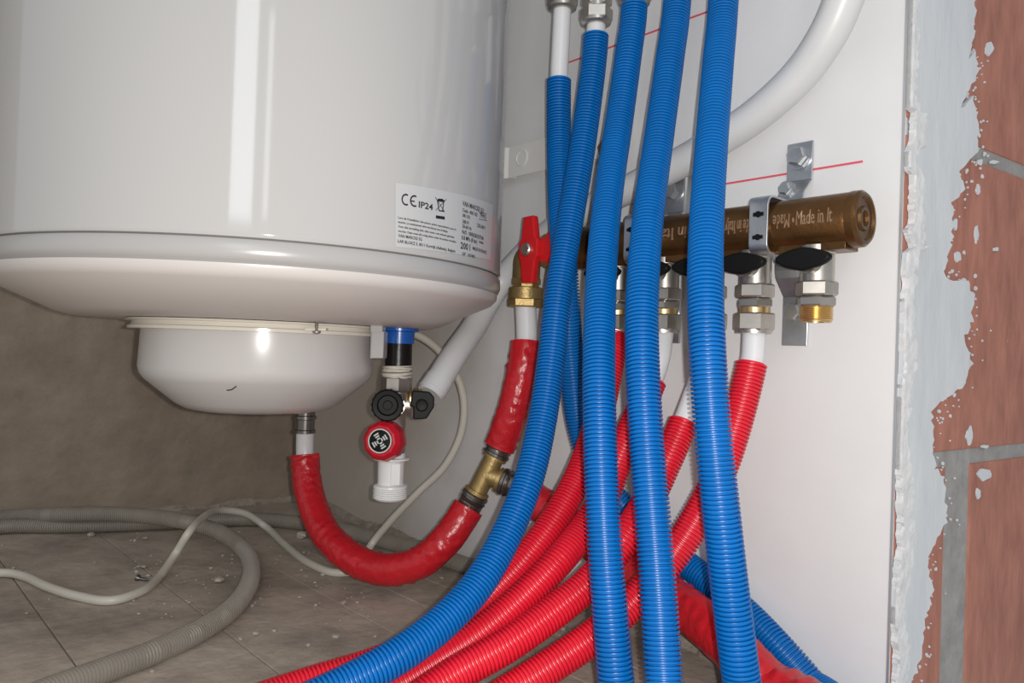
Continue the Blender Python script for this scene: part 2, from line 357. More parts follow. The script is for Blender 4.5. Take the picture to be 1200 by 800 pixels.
# ragged coat of plaster over the corner of the bricks: outline followed in wall coordinates
right = [(1141, -30), (1139, 0), (1136, 40), (1130, 70), (1137, 60), (1142, 85), (1128, 110), (1121, 128), (1136, 112), (1142, 150), (1140, 178), (1132, 190), (1122, 200), (1124, 225), (1110, 240), (1112, 268), (1107, 300), (1101, 325), (1112, 330), (1128, 328), (1136, 345), (1133, 380), (1125, 400), (1136, 425), (1121, 455), (1100, 468), (1087, 488), (1089, 520), (1090, 548), (1100, 560), (1104, 585), (1103, 610), (1086, 645), (1082, 668), (1090, 690), (1080, 715), (1077, 745), (1072, 780), (1058, 806), (1056, 830)]
left = [(1044, 830), (1046, 760), (1043, 720), (1047, 660), (1051, 640), (1050, 560), (1046, 545), (1045, 500), (1050, 470), (1053, 430), (1054, 350), (1058, 332), (1055, 322), (1057, 296), (1065, 290), (1058, 270), (1064, 262), (1065, 205), (1056, 196), (1056, 176), (1065, 170), (1066, 132), (1055, 122), (1057, 60), (1058, 0), (1059, -30)]
def rag(pts, amp):
    o = []
    for (a, b) in zip(pts[:-1], pts[1:]):
        k = max(2, int(math.hypot(b[0] - a[0], b[1] - a[1]) / 5))
        for i in range(k):
            t = i / k; o.append((a[0] + (b[0] - a[0]) * t + rng.normal(0, amp), a[1] + (b[1] - a[1]) * t + rng.normal(0, amp)))
    return o + [pts[-1]]
def slab_poly(name, pix, th, m, base=0.0005, label=None):
    q = []
    for (x, y) in pix:
        t, z = BT(x, y, base); q.append(bp0 + bd * max(t, 0.0005) + V(0, 0, z) + bn * base)
    mb = MB().extrude(q, bn * th); return obj(name, mb, m, wall_b, 0, label=label)
slab_poly('plaster_coat', rag(right, 1.5) + rag(left, 0.5), 0.004, 'plaster', label='ragged coat of pale grey plaster')
for i, (x, y, rx, ry) in enumerate([(1118, 262, 3, 8), (1145, 222, 2.5, 6), (1143, 275, 2.2, 10), (1121, 300, 4, 7), (1152, 555, 9, 9), (1145, 578, 3, 6), (1135, 512, 4, 13), (1153, 523, 5, 2.5), (1158, 57, 5, 10), (1147, 190, 4, 4), (1163, 190, 6, 2.5), (1166, 292, 3, 3), (1128, 330, 3, 4)]):
    pts = [(x + rx * math.cos(a) * rng.uniform(0.6, 1.15), y + ry * math.sin(a) * rng.uniform(0.6, 1.15)) for a in np.linspace(0, 2 * math.pi, 11)[:-1]]
    slab_poly('plaster_splash', pts, 0.0015, 'plaster', 0.0002)
rr_ = [(x + 11 + 3 * math.sin(y * 0.05), y) for x, y in left]
M['plaster_white'] = mat('white_filler', (0.74, 0.745, 0.75), 0.6, var=0.15, vscale=60, bump=0.8, bscale=90, bdist=0.003)
slab_poly('filler_ridge', rag(left, 0.8) + rag(rr_[::-1], 1.6), 0.0062, 'plaster_white', label='rough white filler along the corner')
mb = MB()
for k in range(230):
    i = rng.integers(0, len(right) - 1); t_ = rng.uniform(); a, b = right[i], right[i + 1]
    x = a[0] + (b[0] - a[0]) * t_ + abs(rng.normal(0, 11)) - 1; y = a[1] + (b[1] - a[1]) * t_ + rng.normal(0, 8); r_ = rng.choice([0.7, 1.1, 1.8], p=[.55, .32, .13])
    q = []
    for an in np.linspace(0, 2 * math.pi, 7)[:-1]:
        t, z = BT(x + r_ * math.cos(an) * rng.uniform(.5, 1.1), y + 1.7 * r_ * math.sin(an) * rng.uniform(.5, 1.1)); q.append(bp0 + bd * max(t, 0.002) + V(0, 0, z) + bn * 0.0002)
    mb.extrude(q, bn * 0.0010)
sp_ = obj('plaster_specks', mb, 'plaster', wall_b, 0); sp_['kind'] = 'stuff'
# metal bead on the corner
mb = MB().box((wend - 0.0002, -0.0005, 0.65), (0.0010, 0, 0), (0, 0.0006, 0), (0, 0, 0.655))
structure(obj('trim_3', mb, 'bead', None, 0), 'thin metal corner bead where the white wall ends', 'trim')

# ================================================================== BOILER
TR = 0.2692
TC = V(*(CAM + rt0 * -0.285 + fwd0 * 0.843)[:2], 0.0)                # axis of the tank on the floor plan
zc = CAMH
def cyl_hit(px, py, R=TR):
    r = ray(px, py); o = CAM - TC; a = r[0] ** 2 + r[1] ** 2; b = o[0] * r[0] + o[1] * r[1]; c = o[0] ** 2 + o[1] ** 2 - R * R
    disc = max(b * b - a * c, 0.0); t = (-b - math.sqrt(disc)) / a; q = CAM + r * t
    return math.atan2(q[1] - TC[1], q[0] - TC[0]), q[2]
boiler = thing('water_heater', (TC[0], TC[1], zc - 0.08), 'big white cylindrical wall-hung boiler with rating sticker', 'boiler')
UP = V(0, 0, 1); NS = 128
def tl(prof, n=NS): return MB().lathe(V(TC[0], TC[1], 0), UP, prof, n)
z_seam = zc + 0.0805
shell = obj('shell', tl([(z_seam + 0.001, TR - 0.004), (z_seam + 0.0016, TR - 0.001), (z_seam + 0.0035, TR), (z_seam + 0.005, TR), (z_seam + 0.008, TR), (1.27, TR), (1.28, TR), (1.30, TR - 0.02), (1.30, 0.02)]), 'enamel', boiler, 30)
obj('seam', tl([(z_seam - 0.004, TR - 0.004), (z_seam + 0.004, TR - 0.004)]), 'seam', boiler, 30)
zt = zc + 0.060
obj('trim_ring', tl([(z_seam + 0.0002, TR - 0.006), (z_seam + 0.0, TR - 0.002), (z_seam - 0.003, TR), (z_seam - 0.012, TR + 0.0002), (zt + 0.0035, TR - 0.002), (zt + 0.002, TR - 0.005), (zt, TR - 0.0055), (zt - 0.002, TR - 0.008)]), 'trimplastic', boiler, 50)
zb = zc + 0.021
obj('bottom_cap', tl([(zt + 0.002, TR - 0.008), (zt + 0.0012, TR - 0.0030), (zt - 0.004, TR - 0.0035), (zt - 0.010, TR - 0.009), (zb + 0.012, 0.222), (zb + 0.004, 0.205), (zb, 0.190), (zb - 0.001, 0.02)]), 'capwhite', boiler, 40)
CR = 0.126
obj('cover_flange', tl([(zb - 0.0008, 0.118), (zb - 0.001, CR + 0.013), (zb - 0.003, CR + 0.014), (zb - 0.0035, CR + 0.007), (zb - 0.0075, CR + 0.008), (zb - 0.0085, CR + 0.011), (zb - 0.0115, CR + 0.011), (zb - 0.012, CR)], 96), 'flange', boiler, 25)
zk = zc - 0.040
obj('element_cover', tl([(zb - 0.006, CR - 0.002), (zk + 0.010, CR), (zk + 0.003, CR - 0.0018), (zk - 0.003, CR - 0.006), (zc - 0.068, 0.090), (zc - 0.0745, 0.079), (zc - 0.0775, 0.065), (zc - 0.079, 0.02)], 96), 'coverplastic', boiler, 50)
# scratch on the cover (small black hook of plastic)
sc = [P(266, 457, 0.722), P(271, 456.5, 0.7195), P(277, 452.5, 0.7195)]
obj('scuff', MB().sweep(spline(sc, 0.001), 0.0006, 6), 'ink', boiler)
# flange screw with washer tab
s0 = P(371.5, 372, 0.722); s1 = P(371, 391, 0.722)
scr = MB().lathe(s0, s1 - s0, [(0, 0.0012)] + [(0.0006 * i + 0.0006, 0.0017 if i % 2 else 0.0012) for i in range(20)] + [(0.0128, 0.0014), (0.0130, 0.0042), (0.0150, 0.0038), (0.0162, 0.0018)], 14)
obj('screw', scr, 'nickel', boiler, 40)
obj('screw_tab', MB().box(P(371, 386, 0.727), crt * 0.0105, fwd0 * 0.005, UP * 0.0014), 'flange', boiler, 0, bev=0.0006)
# white latch on the right of the cover
cl = obj('latch', MB().box(P(444.5, 404, 0.800), crt * 0.0068, fwd0 * 0.012, UP * 0.0145), 'trimplastic', boiler, 0, bev=0.0012)
obj('latch_hook', MB().box(P(443, 385, 0.798), crt * 0.0065, fwd0 * 0.010, UP * 0.0042), 'trimplastic', cl, 0, bev=0.001)
obj('latch_rib', MB().box(P(437.5, 404, 0.802), crt * 0.0012, fwd0 * 0.010, UP * 0.0145), 'trimplastic', cl, 0)
# cold inlet: blue collar, black pipe ; hot outlet stub
IN = P(468, 395, 0.865); IN_xy = V(IN[0], IN[1], 0)
obj('inlet_collar', MB().lathe(IN_xy + V(0, 0, zb - 0.0), -UP, [(0, 0.018), (0.0005, 0.0225), (0.0035, 0.0225), (0.0045, 0.0178), (0.018, 0.0172), (0.018, 0.014)], 40), 'bluecollar', boiler, 30)
obj('inlet_pipe', MB().cyl(IN_xy + V(0, 0, zb - 0.008), IN_xy + V(0, 0, zc - 0.030), 0.0152, 36, 0.0158), 'blackpipe', boiler)
# rating sticker and its print
def wrap(phi, z, R): return V(TC[0] + R * math.cos(phi), TC[1] + R * math.sin(phi), z)
def sticker(name, a, b, c, d, R):
    """corners a(top left) b(top right) c(bottom right) d(bottom left) in photo pixels"""
    A, B, C, D = [np.array(cyl_hit(*p)) for p in (a, b, c, d)]; k = 24; mb = MB(); vs = []
    for dR in (0, 0.0003):
        for i in range(k + 1):
            t = i / k
            for (p, q) in ((A, B), (D, C)):
                u = p + (q - p) * t; vs.append(wrap(u[0], u[1], R + dR))
    n = 2 * (k + 1); fs = []
    for i in range(k):
        fs.append((n + 2 * i, n + 2 * i + 1, n + 2 * i + 3, n + 2 * i + 2)); fs.append((2 * i, n + 2 * i, n + 2 * i + 2, 2 * i + 2)); fs.append((2 * i + 1, 2 * i + 3, n + 2 * i + 3, n + 2 * i + 1))
    return obj(name, mb.add(vs, fs), 'sticker', boiler, 0, label='white rating sticker with black print')
st = sticker('rating_sticker', (463, 214), (577, 240), (574, 305), (463, 289), TR + 0.0002)
RI = TR + 0.0007
def label_text(s, px, py, px2, hpx):
    v, f = text_mesh(s, 0.022); x0, x1 = v[:, 0].min(), v[:, 0].max()
    a, z = cyl_hit(px, py); a2, _ = cyl_hit(px2, py + (px2 - px) * 0.12)
    h = abs(cyl_hit(px, py - hpx)[1] - z); cap = 0.69
    vs = [wrap(a + (a2 - a) * (x - x0) / (x1 - x0), z + y / cap * h, RI) for x, y in v]
    return MB().add(vs, f)
def ink(mb): obj('print', mb, 'ink', st, 0)
def quad_px(p):
    return MB().add([wrap(*cyl_hit(*q), RI) for q in p], [tuple(range(len(p)))])
def arc_px(cx, cy, r, a0, a1, wd, sk):
    mb = MB(); k = 14; vs = []
    for i in range(k + 1):
        t = math.radians(a0 + (a1 - a0) * i / k)
        for rr in (r - wd / 2, r + wd / 2): vs.append(wrap(*cyl_hit(cx + rr * 0.76 * math.cos(t), cy - rr * math.sin(t) + rr * 0.76 * math.cos(t) * sk), RI))
    return mb.add(vs, [(2 * i, 2 * i + 1, 2 * i + 3, 2 * i + 2) for i in range(k)])
ink(arc_px(475.3, 234.0, 6.0, 62, 298, 2.0, 0.12)); ink(arc_px(485.2, 235.6, 6.0, 62, 298, 2.0, 0.12))
ink(quad_px([(480.4, 234.6), (485.4, 235.2), (485.4, 236.8), (480.4, 236.2)]))
for t in [("IP24", 490, 242.8, 506.7, 7.2),
          ("Lors de l'installation des pieces, suivre representant a pour la", 466, 256, 534, 2.6), ("securite. Le remplacement devra etre fait par tout de filetage", 466, 261, 524, 2.6),
          ("Voor alle herstelling elek. stiel, moet u een erkende gebruiker", 466, 266.3, 532, 2.6), ("worden. Deze moet alle nodig advies onder de nummer vermelden", 466, 271.6, 534, 2.6),
          ("VAN MARCKE SG", 466, 277.6, 494, 3.6), ("LAR BLOKZ 5, 8511 Kortrijk (Aalbeke), Belgium", 465.6, 284, 533, 3.5),
          ("VAN MARCKE GO", 541.3, 240.6, 566.3, 5.6), ("Code : 400110D", 541.3, 247.8, 559, 4.2), ("79973", 561.6, 254, 568.8, 4.6), ("081103", 541.3, 253.8, 550, 3.8),
          ("2400 W", 541.3, 261.2, 548.8, 4.2), ("220-240 V", 558.5, 265.6, 568, 4.2), ("50-60 Hz", 541.2, 266.8, 551.8, 4.2), ("N/S : 000028107740", 540.8, 273.6, 566, 4.6),
          ("0.8 MPa (8 bar)", 540.2, 280.2, 558.5, 4.8), ("max", 560.8, 284.4, 566, 3.6), ("200 l", 539, 290.8, 550.3, 7.4), ("MADE IN FRANCE", 553.2, 292.6, 569.5, 4.0), ("GF  1074F5", 540.8, 298.6, 556, 3.4)]:
    ink(label_text(*t))
# crossed-out bin and bar, frame round the small number
for a, b, wd in [((509.5, 231), (520.5, 248.5), 0.7), ((522.5, 233.5), (510, 246.5), 0.7), ((512, 235), (514, 247.5), 1.0), ((519.5, 236.5), (517.8, 248), 1.0), ((514, 246.8), (519.5, 247.6), 1.4)]:
    d = np.array(b) - np.array(a); nn = np.array([-d[1], d[0]]) / np.linalg.norm(d) * wd / 2
    ink(quad_px([tuple(np.array(a) + nn), tuple(np.array(b) + nn), tuple(np.array(b) - nn), tuple(np.array(a) - nn)]))
ink(quad_px([(511.5, 234), (513.5, 232.6), (518, 233), (520.5, 235.2), (519.5, 237), (512.5, 236)]))
ink(quad_px([(510.2, 252.2), (520.6, 253.8), (520.6, 257.4), (510.2, 255.8)]))
for (a, b) in (((560.8, 248.6), (569.8, 250.6)), ((560.8, 256.2), (569.8, 258.4))):
    ink(quad_px([a, b, (b[0], b[1] + 0.7), (a[0], a[1] + 0.7)]))
# mounting bracket between tank and wall
bz0, bz1 = PW(612, 205, 0.014)[2], PW(612, 168, 0.014)[2]; bx0, bx1 = PW(596, 185, 0.014)[0], PW(716, 185, 0.02)[0]
hb = (bz1 - bz0) / 2; zm = (bz0 + bz1) / 2
brk = MB().box(((bx0 + bx1) / 2 + 0.01, -0.0125, zm), ((bx1 - bx0) / 2 + 0.01, 0, 0), (0, 0.0012, 0), (0, 0, hb))
brk.box(((bx0 + bx1) / 2 + 0.03, -0.006, zm), (0.03, 0, 0), (0, 0.006, 0), (0, 0, hb * 0.8))
brk.box((bx0 - 0.03, -0.030, zm), unit(V(-1, -0.65, 0)) * 0.045, unit(V(0.65, -1, 0)) * 0.0015, (0, 0, hb))
bo = obj('mounting_bracket', brk, 'bracketpaint', boiler, 0, bev=0.0008)
pb = PW(611.5, 185, 0.0137); obj('bracket_slot', MB().lathe(pb, V(0, -1, 0), [(0, 0.0110), (0.0008, 0.0110), (0.0012, 0.0095), (0.0004, 0.009)], 24), 'bracketpaint', bo)
pb = PW(706, 172, 0.034); pn = V(pb[0], 0.0, pb[2])
obj('bracket_bolt', MB().hexa(pn - V(0, 0.016, 0), pn - V(0, 0.032, 0), 0.011).cyl(pn - V(0, 0.0135, 0), pn - V(0, 0.017, 0), 0.016), 'brassraw', bo)
pb = PW(699, 194, 0.034); pn = V(pb[0], 0.0, pb[2])
obj('bracket_washer', MB().box(pn - V(0, 0.0155, 0), (0.012, 0, 0), (0, 0.002, 0), (0, 0, 0.014)), 'zinc', bo, 0, bev=0.0008)

# ================================================================== SAFETY VALVE under the boiler
sv = thing('safety_valve', (IN[0], IN[1], CAMH - 0.185), 'boiler safety valve with black knob, red cap and white drain', 'valve')
def SVz(py): return P(468, py, 0.865)[2]
ax = lambda py: IN_xy + V(0, 0, SVz(py)) + crt * (-(py - 395) * 0.00003)
tocam = unit((CAM - IN) * V(1, 1, 0)); side = V(-tocam[1], tocam[0], 0); side = side if np.dot(side, rt0) > 0 else -side
mb = MB(); zz = SVz(428)
for i in range(9):
    rr = 0.0172 + 0.0008 * (i % 2) + rng.uniform(-0.0004, 0.0004); mb.lathe(ax(428 + i * 1.55), -UP + V(rng.normal(0, 0.05), rng.normal(0, 0.05), 0), [(0, rr - 0.001), (0.0004, rr), (0.0013, rr), (0.0018, rr - 0.001)], 30)
obj('sealing_tape', mb, 'tape', sv, 30)
obj('union_nut', MB().lathe(ax(441), -UP, [(0, 0.0165), (0.002, 0.0185), (0.0155, 0.0185), (0.0175, 0.017)], 8, 0.45), 'nickel', sv, 25)
body = MB().lathe(ax(457), -UP, [(0, 0.0155), (0.004, 0.0165), (0.024, 0.0165), (0.030, 0.0135), (0.045, 0.0125), (0.070, 0.0135), (0.074, 0.012)], 36)
bc = ax(474)
body.cyl(bc, bc + side * 0.040, 0.0125).hexa(bc + side * 0.018, bc + side * 0.028, 0.0155)
body.cyl(bc, bc + tocam * 0.016, 0.012)
rdir = unit(tocam * 0.93 - side * 0.30 + UP * 0.10); rc = ax(516) - side * 0.002
body.cyl(rc, rc + rdir * 0.014, 0.014)
obj('valve_body', body, 'nickel', sv, 35)
mb = MB()
for i in range(4): mb.lathe(bc + side * (0.016 + 0.0042 * i) + UP * 0.006, side, [(0, 0.0118), (0.0008, 0.0142), (0.0024, 0.0142), (0.0032, 0.0118)], 28)
obj('thread', mb, 'brassbright', sv, 30)
kc = ax(473) - side * 0.008 + tocam * 0.014
kp = [(0, 0.0165), (0.001, 0.0180), (0.012, 0.0180), (0.0135, 0.0165), (0.0130, 0.0120), (0.0100, 0.0105), (0.0100, 0.0055), (0.0125, 0.0048), (0.0125, 0.0015)]
knob = obj('knob', MB().lathe(kc, tocam, kp, 36), 'blackplastic', sv, 35)
mb = MB()
for i in range(18):
    a = i * 2 * math.pi / 18; r = side * math.cos(a) + UP * math.sin(a); mb.box(kc + tocam * 0.0065 + r * 0.018, r * 0.0008, unit(np.cross(tocam, r)) * 0.0012, tocam * 0.0052)
obj('knob_grip', mb, 'blackplastic', knob, 0)
lc = P(494, 474, 0.838); mb = MB()
mb.extrude([lc + side * x + UP * z + tocam * 0.006 for x, z in ((-0.0110, 0.016), (0.0085, 0.015), (0.0140, 0.009), (0.0140, -0.002), (0.0060, -0.0155), (-0.0090, -0.0165), (-0.0090, -0.003), (-0.0125, -0.001))], -tocam * 0.011)
lev = obj('lever', mb, 'blackplastic', sv, 0, bev=0.0015)
obj('lever_boss', MB().lathe(lc + tocam * 0.005, tocam, [(0, 0.007), (0.004, 0.007), (0.005, 0.0055), (0.0045, 0.002)], 24), 'blackplastic', lev)
capc = rc + rdir * 0.008
cap = obj('red_cap', MB().lathe(capc, rdir, [(0, 0.0195), (0.003, 0.0232), (0.014, 0.0240), (0.024, 0.0222), (0.029, 0.0175), (0.0295, 0.0145), (0.0285, 0.0135)], 10, 0.2), 'redplastic', sv, 0, bev=0.003, label='red octagonal turn cap')
e1, e2 = frame(rdir); fc = capc + rdir * 0.0287
obj('badge', MB().lathe(fc, rdir, [(0, 0.0136), (0.0015, 0.0136), (0.0018, 0.0125)], 32), 'blackplastic', cap)
obj('badge_ring', MB().lathe(fc + rdir * 0.0015, rdir, [(0, 0.0138), (0.0008, 0.0136), (0.0008, 0.0124), (0, 0.0122)], 32), 'badge', cap)
mb = MB(); dn = unit(e1); rtv = e2 if np.dot(e2, rt0) > 0 else -e2
for ang0 in (35, 125, 215, 305):
    for rr in (0.0028, 0.0056, 0.0083):
        a = math.radians(ang0); d = rtv * math.cos(a) + dn * math.sin(a); tt = unit(np.cross(rdir, d))
        mb.box(fc + rdir * 0.0018 + d * rr, d * 0.0008, tt * (0.0012 + rr * 0.22), rdir * 0.0003)
obj('badge_marks', mb, 'badge', cap, 0)
dr = MB().lathe(ax(530), -UP, [(0, 0.0160), (0.005, 0.0160), (0.0055, 0.0215), (0.0075, 0.0215), (0.0085, 0.0165), (0.010, 0.0155), (0.036, 0.0150), (0.038, 0.0195), (0.0395, 0.0198)] + [(0.0400 + 0.0012 * i, 0.0185 if i % 2 else 0.0200) for i in range(11)] + [(0.0545, 0.0175), (0.055, 0.012)], 36)
drain = obj('drain_funnel', dr, 'whiteplastic', sv, 30, label='white plastic threaded drain funnel')
obj('drain_rib', MB().box(ax(553) + tocam * 0.0135 + side * 0.006, side * 0.0055, tocam * 0.004, UP * 0.0125), 'whiteplastic', drain, 0, bev=0.0008)

# white feed pipe: from the safety valve up along the wall
fp = [P(503, 463, 0.872), P(514, 446, 0.884), P(530, 420, 0.905), P(556, 382, 0.943), P(574, 350, 0.957), P(591, 325, 0.960), P(640, 276, 0.910), P(700, 240, 0.848), P(770, 205, 0.788), P(830, 172, 0.742), P(890, 132, 0.700), P(940, 85, 0.666), P(972, 38, 0.640), P(989, 0, 0.626), P(1003, -45, 0.615), P(1010, -110, 0.61)]
fpt = spline(fp, 0.006)
feed = thing('feed_pipe', V(fpt[0][0], fpt[0][1], fpt[0][2]), 'thick white plastic pipe curving up behind the blue tubes', 'pipe')
obj('pipe', MB().sweep(fpt, 0.0162, 32), 'feed', feed)
obj('end_collar', MB().sweep(resample(fpt[1:5], 0.004), 0.0172, 30), 'feed', feed)

# ================================================================== MANIFOLD
MO = 0.050
mr = PW(1004, 252, MO); ml = PW(682, 294, MO); mz = 0.5 * (mr[2] + ml[2]); XR, XL = mr[0], ml[0]; R = 0.0228
mc = lambda x: V(x, -MO, mz)
XA = V(1, 0, 0); FR = V(0, -1, 0)
mani = thing('manifold', (0.5 * (XL + XR), -MO, mz - 0.1), 'horizontal brass manifold with five outlets bracketed to the wall', 'manifold')
n = 40; bodyp = [(0, R - 0.002), (0.002, R), (XR - XL - 0.004, R), (XR - XL, R - 0.0015)]
mb = MB().lathe(mc(XL), XA, bodyp, n)
mb.box(mc((XL + XR) / 2) - V(0, 0, R - 0.002), ((XR - XL) / 2 - 0.003, 0, 0), (0, 0.0125, 0), (0, 0, 0.0045))
obj('body', mb, 'brass', mani, 35, bev=0.0006)
ec = obj('end_cap', MB().lathe(mc(XR - 0.002), XA, [(0, R - 0.002), (0.001, R + 0.0006), (0.007, R + 0.0004), (0.0095, R - 0.002), (0.0098, R - 0.0045), (0.0075, R - 0.0062), (0.0072, 0.0105), (0.0092, 0.0092), (0.0092, 0.0066), (0.0068, 0.0052), (0.0068, 0.001)], 48), 'brass', mani, 30)
# cast lettering, standing proud of the barrel
def barrel_text(s, x0, x1, z_off, h, flip=False):
    v, f = text_mesh(s); a0, a1 = v[:, 0].min(), v[:, 0].max(); vs = []
    for dR in (-0.0003, 0.0012):
        for x, y in v:
            t = (x - a0) / (a1 - a0); xx = x0 + (x1 - x0) * (1 - t if flip else t); yy = (y / 0.69 - 0.5) * h * (-1 if flip else 1)
            a = (yy + z_off) / R; vs.append(V(xx, -MO - (R + dR) * math.cos(a), mz + (R + dR) * math.sin(a)))
    k = len(v); edges = {}
    fs = [tuple(i + k for i in q) for q in f]
    for q in f:
        for i in range(len(q)):
            e = (q[i], q[(i + 1) % len(q)]); edges[e] = edges.get(e, 0) + 1
    for (a, b) in list(edges):
        if (b, a) not in edges: fs.append((a, b, b + k, a + k))
    obj('lettering', MB().add(vs, fs), 'emboss', mani, 0, label='raised cast lettering')
xb1, xb2 = PW(896, 262, MO + R)[0], PW(738, 285, MO + R)[0]        # clamps
tx = lambda px: PW(px, 262, MO + R)[0]
barrel_text('Made in It', tx(933), XR - 0.010, 0.002, 0.0115)
barrel_text('\u2022 Made', tx(906), tx(931), 0.0005, 0.0115, True)
barrel_text('Made in Italy', tx(850), tx(887), 0.0, 0.0115, True)
barrel_text('Made in Italy \u2022', tx(757), tx(845), 0.0, 0.0115, True)
# brackets: zinc wall plate, clamp band round the barrel, bolts
def bracket(xb, zt_, zb_):
    wd = 0.0125; t = 0.0022
    prof = [(-0.0012, zt_), (-0.0012, zt_ - 0.036), (-0.016, zt_ - 0.050), (-0.0185, mz + 0.028), (-0.0185, mz - 0.034), (-0.0165, mz - 0.042), (-0.0012, mz - 0.058), (-0.0012, zb_)]
    fr, bk = [], []
    for (y, z) in prof: fr.append(V(xb - wd, y - t, z)); bk.append(V(xb - wd, y, z))
    mb = MB()
    for i in range(len(prof) - 1):
        q = [fr[i], fr[i + 1], bk[i + 1], bk[i]]; mb.extrude(q, V(2 * wd, 0, 0))
    pl = obj('wall_bracket', mb, 'zinc', mani, 0, bev=0.0006)
    # clamp: rounded-square band
    hw = 0.0088; rad = 0.009; ro = R + 0.0028; pts = []
    for (cy, cz, a0) in ((-MO - ro + rad, ro - rad, 90), (-MO - ro + rad, -ro + rad, 180)):
        for k in range(7):
            a = math.radians(a0 + 90 * k / 6); pts.append((cy + rad * math.cos(a), mz + cz + rad * math.sin(a)))
    out = [(-0.018, mz + ro)] + pts + [(-0.018, mz - ro)]
    c0 = np.mean(out, axis=0); th = 0.0022; inn = []
    for i, p in enumerate(out):
        a = np.array(out[max(i - 1, 0)]); b = np.array(out[min(i + 1, len(out) - 1)]); d = (b - a) / np.linalg.norm(b - a); inn.append(np.array(p) + np.array([-d[1], d[0]]) * th)
    mb = MB(); k = len(out); vs = []
    for p in list(out) + [tuple(q) for q in inn]:
        vs += [V(xb - hw, p[0], p[1]), V(xb + hw, p[0], p[1])]
    fs = []
    for i in range(k - 1):
        o, o2, q, q2 = 2 * i, 2 * i + 2, 2 * (k + i), 2 * (k + i) + 2
        fs += [(o, o + 1, o2 + 1, o2), (q, q2, q2 + 1, q + 1), (o, o2, q2, q), (o + 1, q + 1, q2 + 1, o2 + 1)]
    clp = obj('clamp', mb.add(vs, fs), 'zinc', mani, 40, bev=0.0004)
    for dz in (0.0085, -0.0115):
        c = V(xb, -MO - ro - 0.0002, mz + dz)
        obj('clamp_slot', MB().box(c, (0.0048, 0, 0), (0, 0.0006, 0), (0, 0, 0.0016)).lathe(c + FR * 0.0004, FR, [(0, 0.0028), (0.001, 0.0026)], 14), 'blackplastic', clp, 0)
    p = V(xb, -0.003, zt_ - 0.014)
    obj('bolt', MB().cyl(p, p + FR * 0.0022, 0.0118).hexa(p + FR * 0.002, p + FR * 0.0105, 0.0092), 'zinc', pl)
    p = V(xb - 0.004, -0.016, zt_ - 0.046)
    obj('bolt', MB().cyl(p, p + FR * 0.004, 0.0075).hexa(p + FR * 0.003, p + FR * 0.009, 0.0062), 'zinc', pl)
    p = V(xb, -0.003, zb_ + 0.032)
    obj('bolt', MB().cyl(p, p + FR * 0.0022, 0.0105).hexa(p + FR * 0.002, p + FR * 0.009, 0.0085), 'zinc', pl)
z_top, z_bot = PW(938, 168)[2], PW(931, 405)[2]
for xb, dz in ((PW(936, 290)[0], 0.0), (PW(790, 300)[0], 0.014)): bracket(xb, z_top - dz, z_bot)
# outlets: nickel valve bodies with hexagons and black handles, first one open
oxs = [PW(p, 340, MO)[0] for p in (957, 885, 831, 779, 724)]
mbz = mz - R
def outlet(i, x):
    c = V(x, -MO, 0); zpt = lambda d: c + UP * (mbz + 0.003 - d)
    mb = MB().lathe(zpt(0), -UP, [(0, 0.0150), (0.006, 0.0150), (0.007, 0.0138), (0.030, 0.0140), (0.031, 0.0150)], 32)
    mb.cyl(zpt(0.016), zpt(0.016) + FR * 0.020, 0.0090)
    o = obj('outlet_valve', mb, 'nickel', mani, 35, label='nickel-plated outlet valve')
    obj('hexagon', MB().hexa(zpt(0.0300), zpt(0.0425), 0.0172, phase=0.75), 'nickel', o, 20)
    obj('hexagon', MB().hexa(zpt(0.0430), zpt(0.0515), 0.0162, phase=0.95), 'nickel', o, 20)
    if i == 0:
        pr = [(0.050, 0.0132)] + [(0.0512 + 0.00085 * k, 0.0139 if k % 2 else 0.0131) for k in range(15)] + [(0.0645, 0.0128), (0.0645, 0.0105), (0.056, 0.0105)]
        obj('open_thread', MB().lathe(c + UP * (mbz + 0.003), -UP, pr, 36), 'brassbright', o, 30, label='open brass outlet thread')
    else:
        obj('brass_ring', MB().cyl(zpt(0.051), zpt(0.057), 0.0138, 30), 'brassbright', o)
        obj('compression_nut', MB().hexa(zpt(0.0560), zpt(0.0720), 0.0182, phase=0.75).cyl(zpt(0.071), zpt(0.0745), 0.0158, 30), 'nickel', o, 20)
    # butterfly handle in front, lying along the manifold
    hc = zpt(0.013) + FR * 0.0225; k = 20; out = []
    for q in range(k):
        a = 2 * math.pi * q / k; ca, sa = math.cos(a), math.sin(a)
        rx = 0.0245; rz = 0.0062 + 0.0030 * (1 - abs(ca)) ** 0.7
        out.append(hc + V(rx * ca * (1 if abs(ca) < 0.97 else 0.97), 0, rz * (1 if sa > 0 else 1.15) * sa))
    hd = obj('handle', MB().extrude(out, FR * 0.0075), 'blackplastic', o, 30, bev=0.0022)
    return zpt(0.0745)
ends = [outlet(i, x) for i, x in enumerate(oxs)]

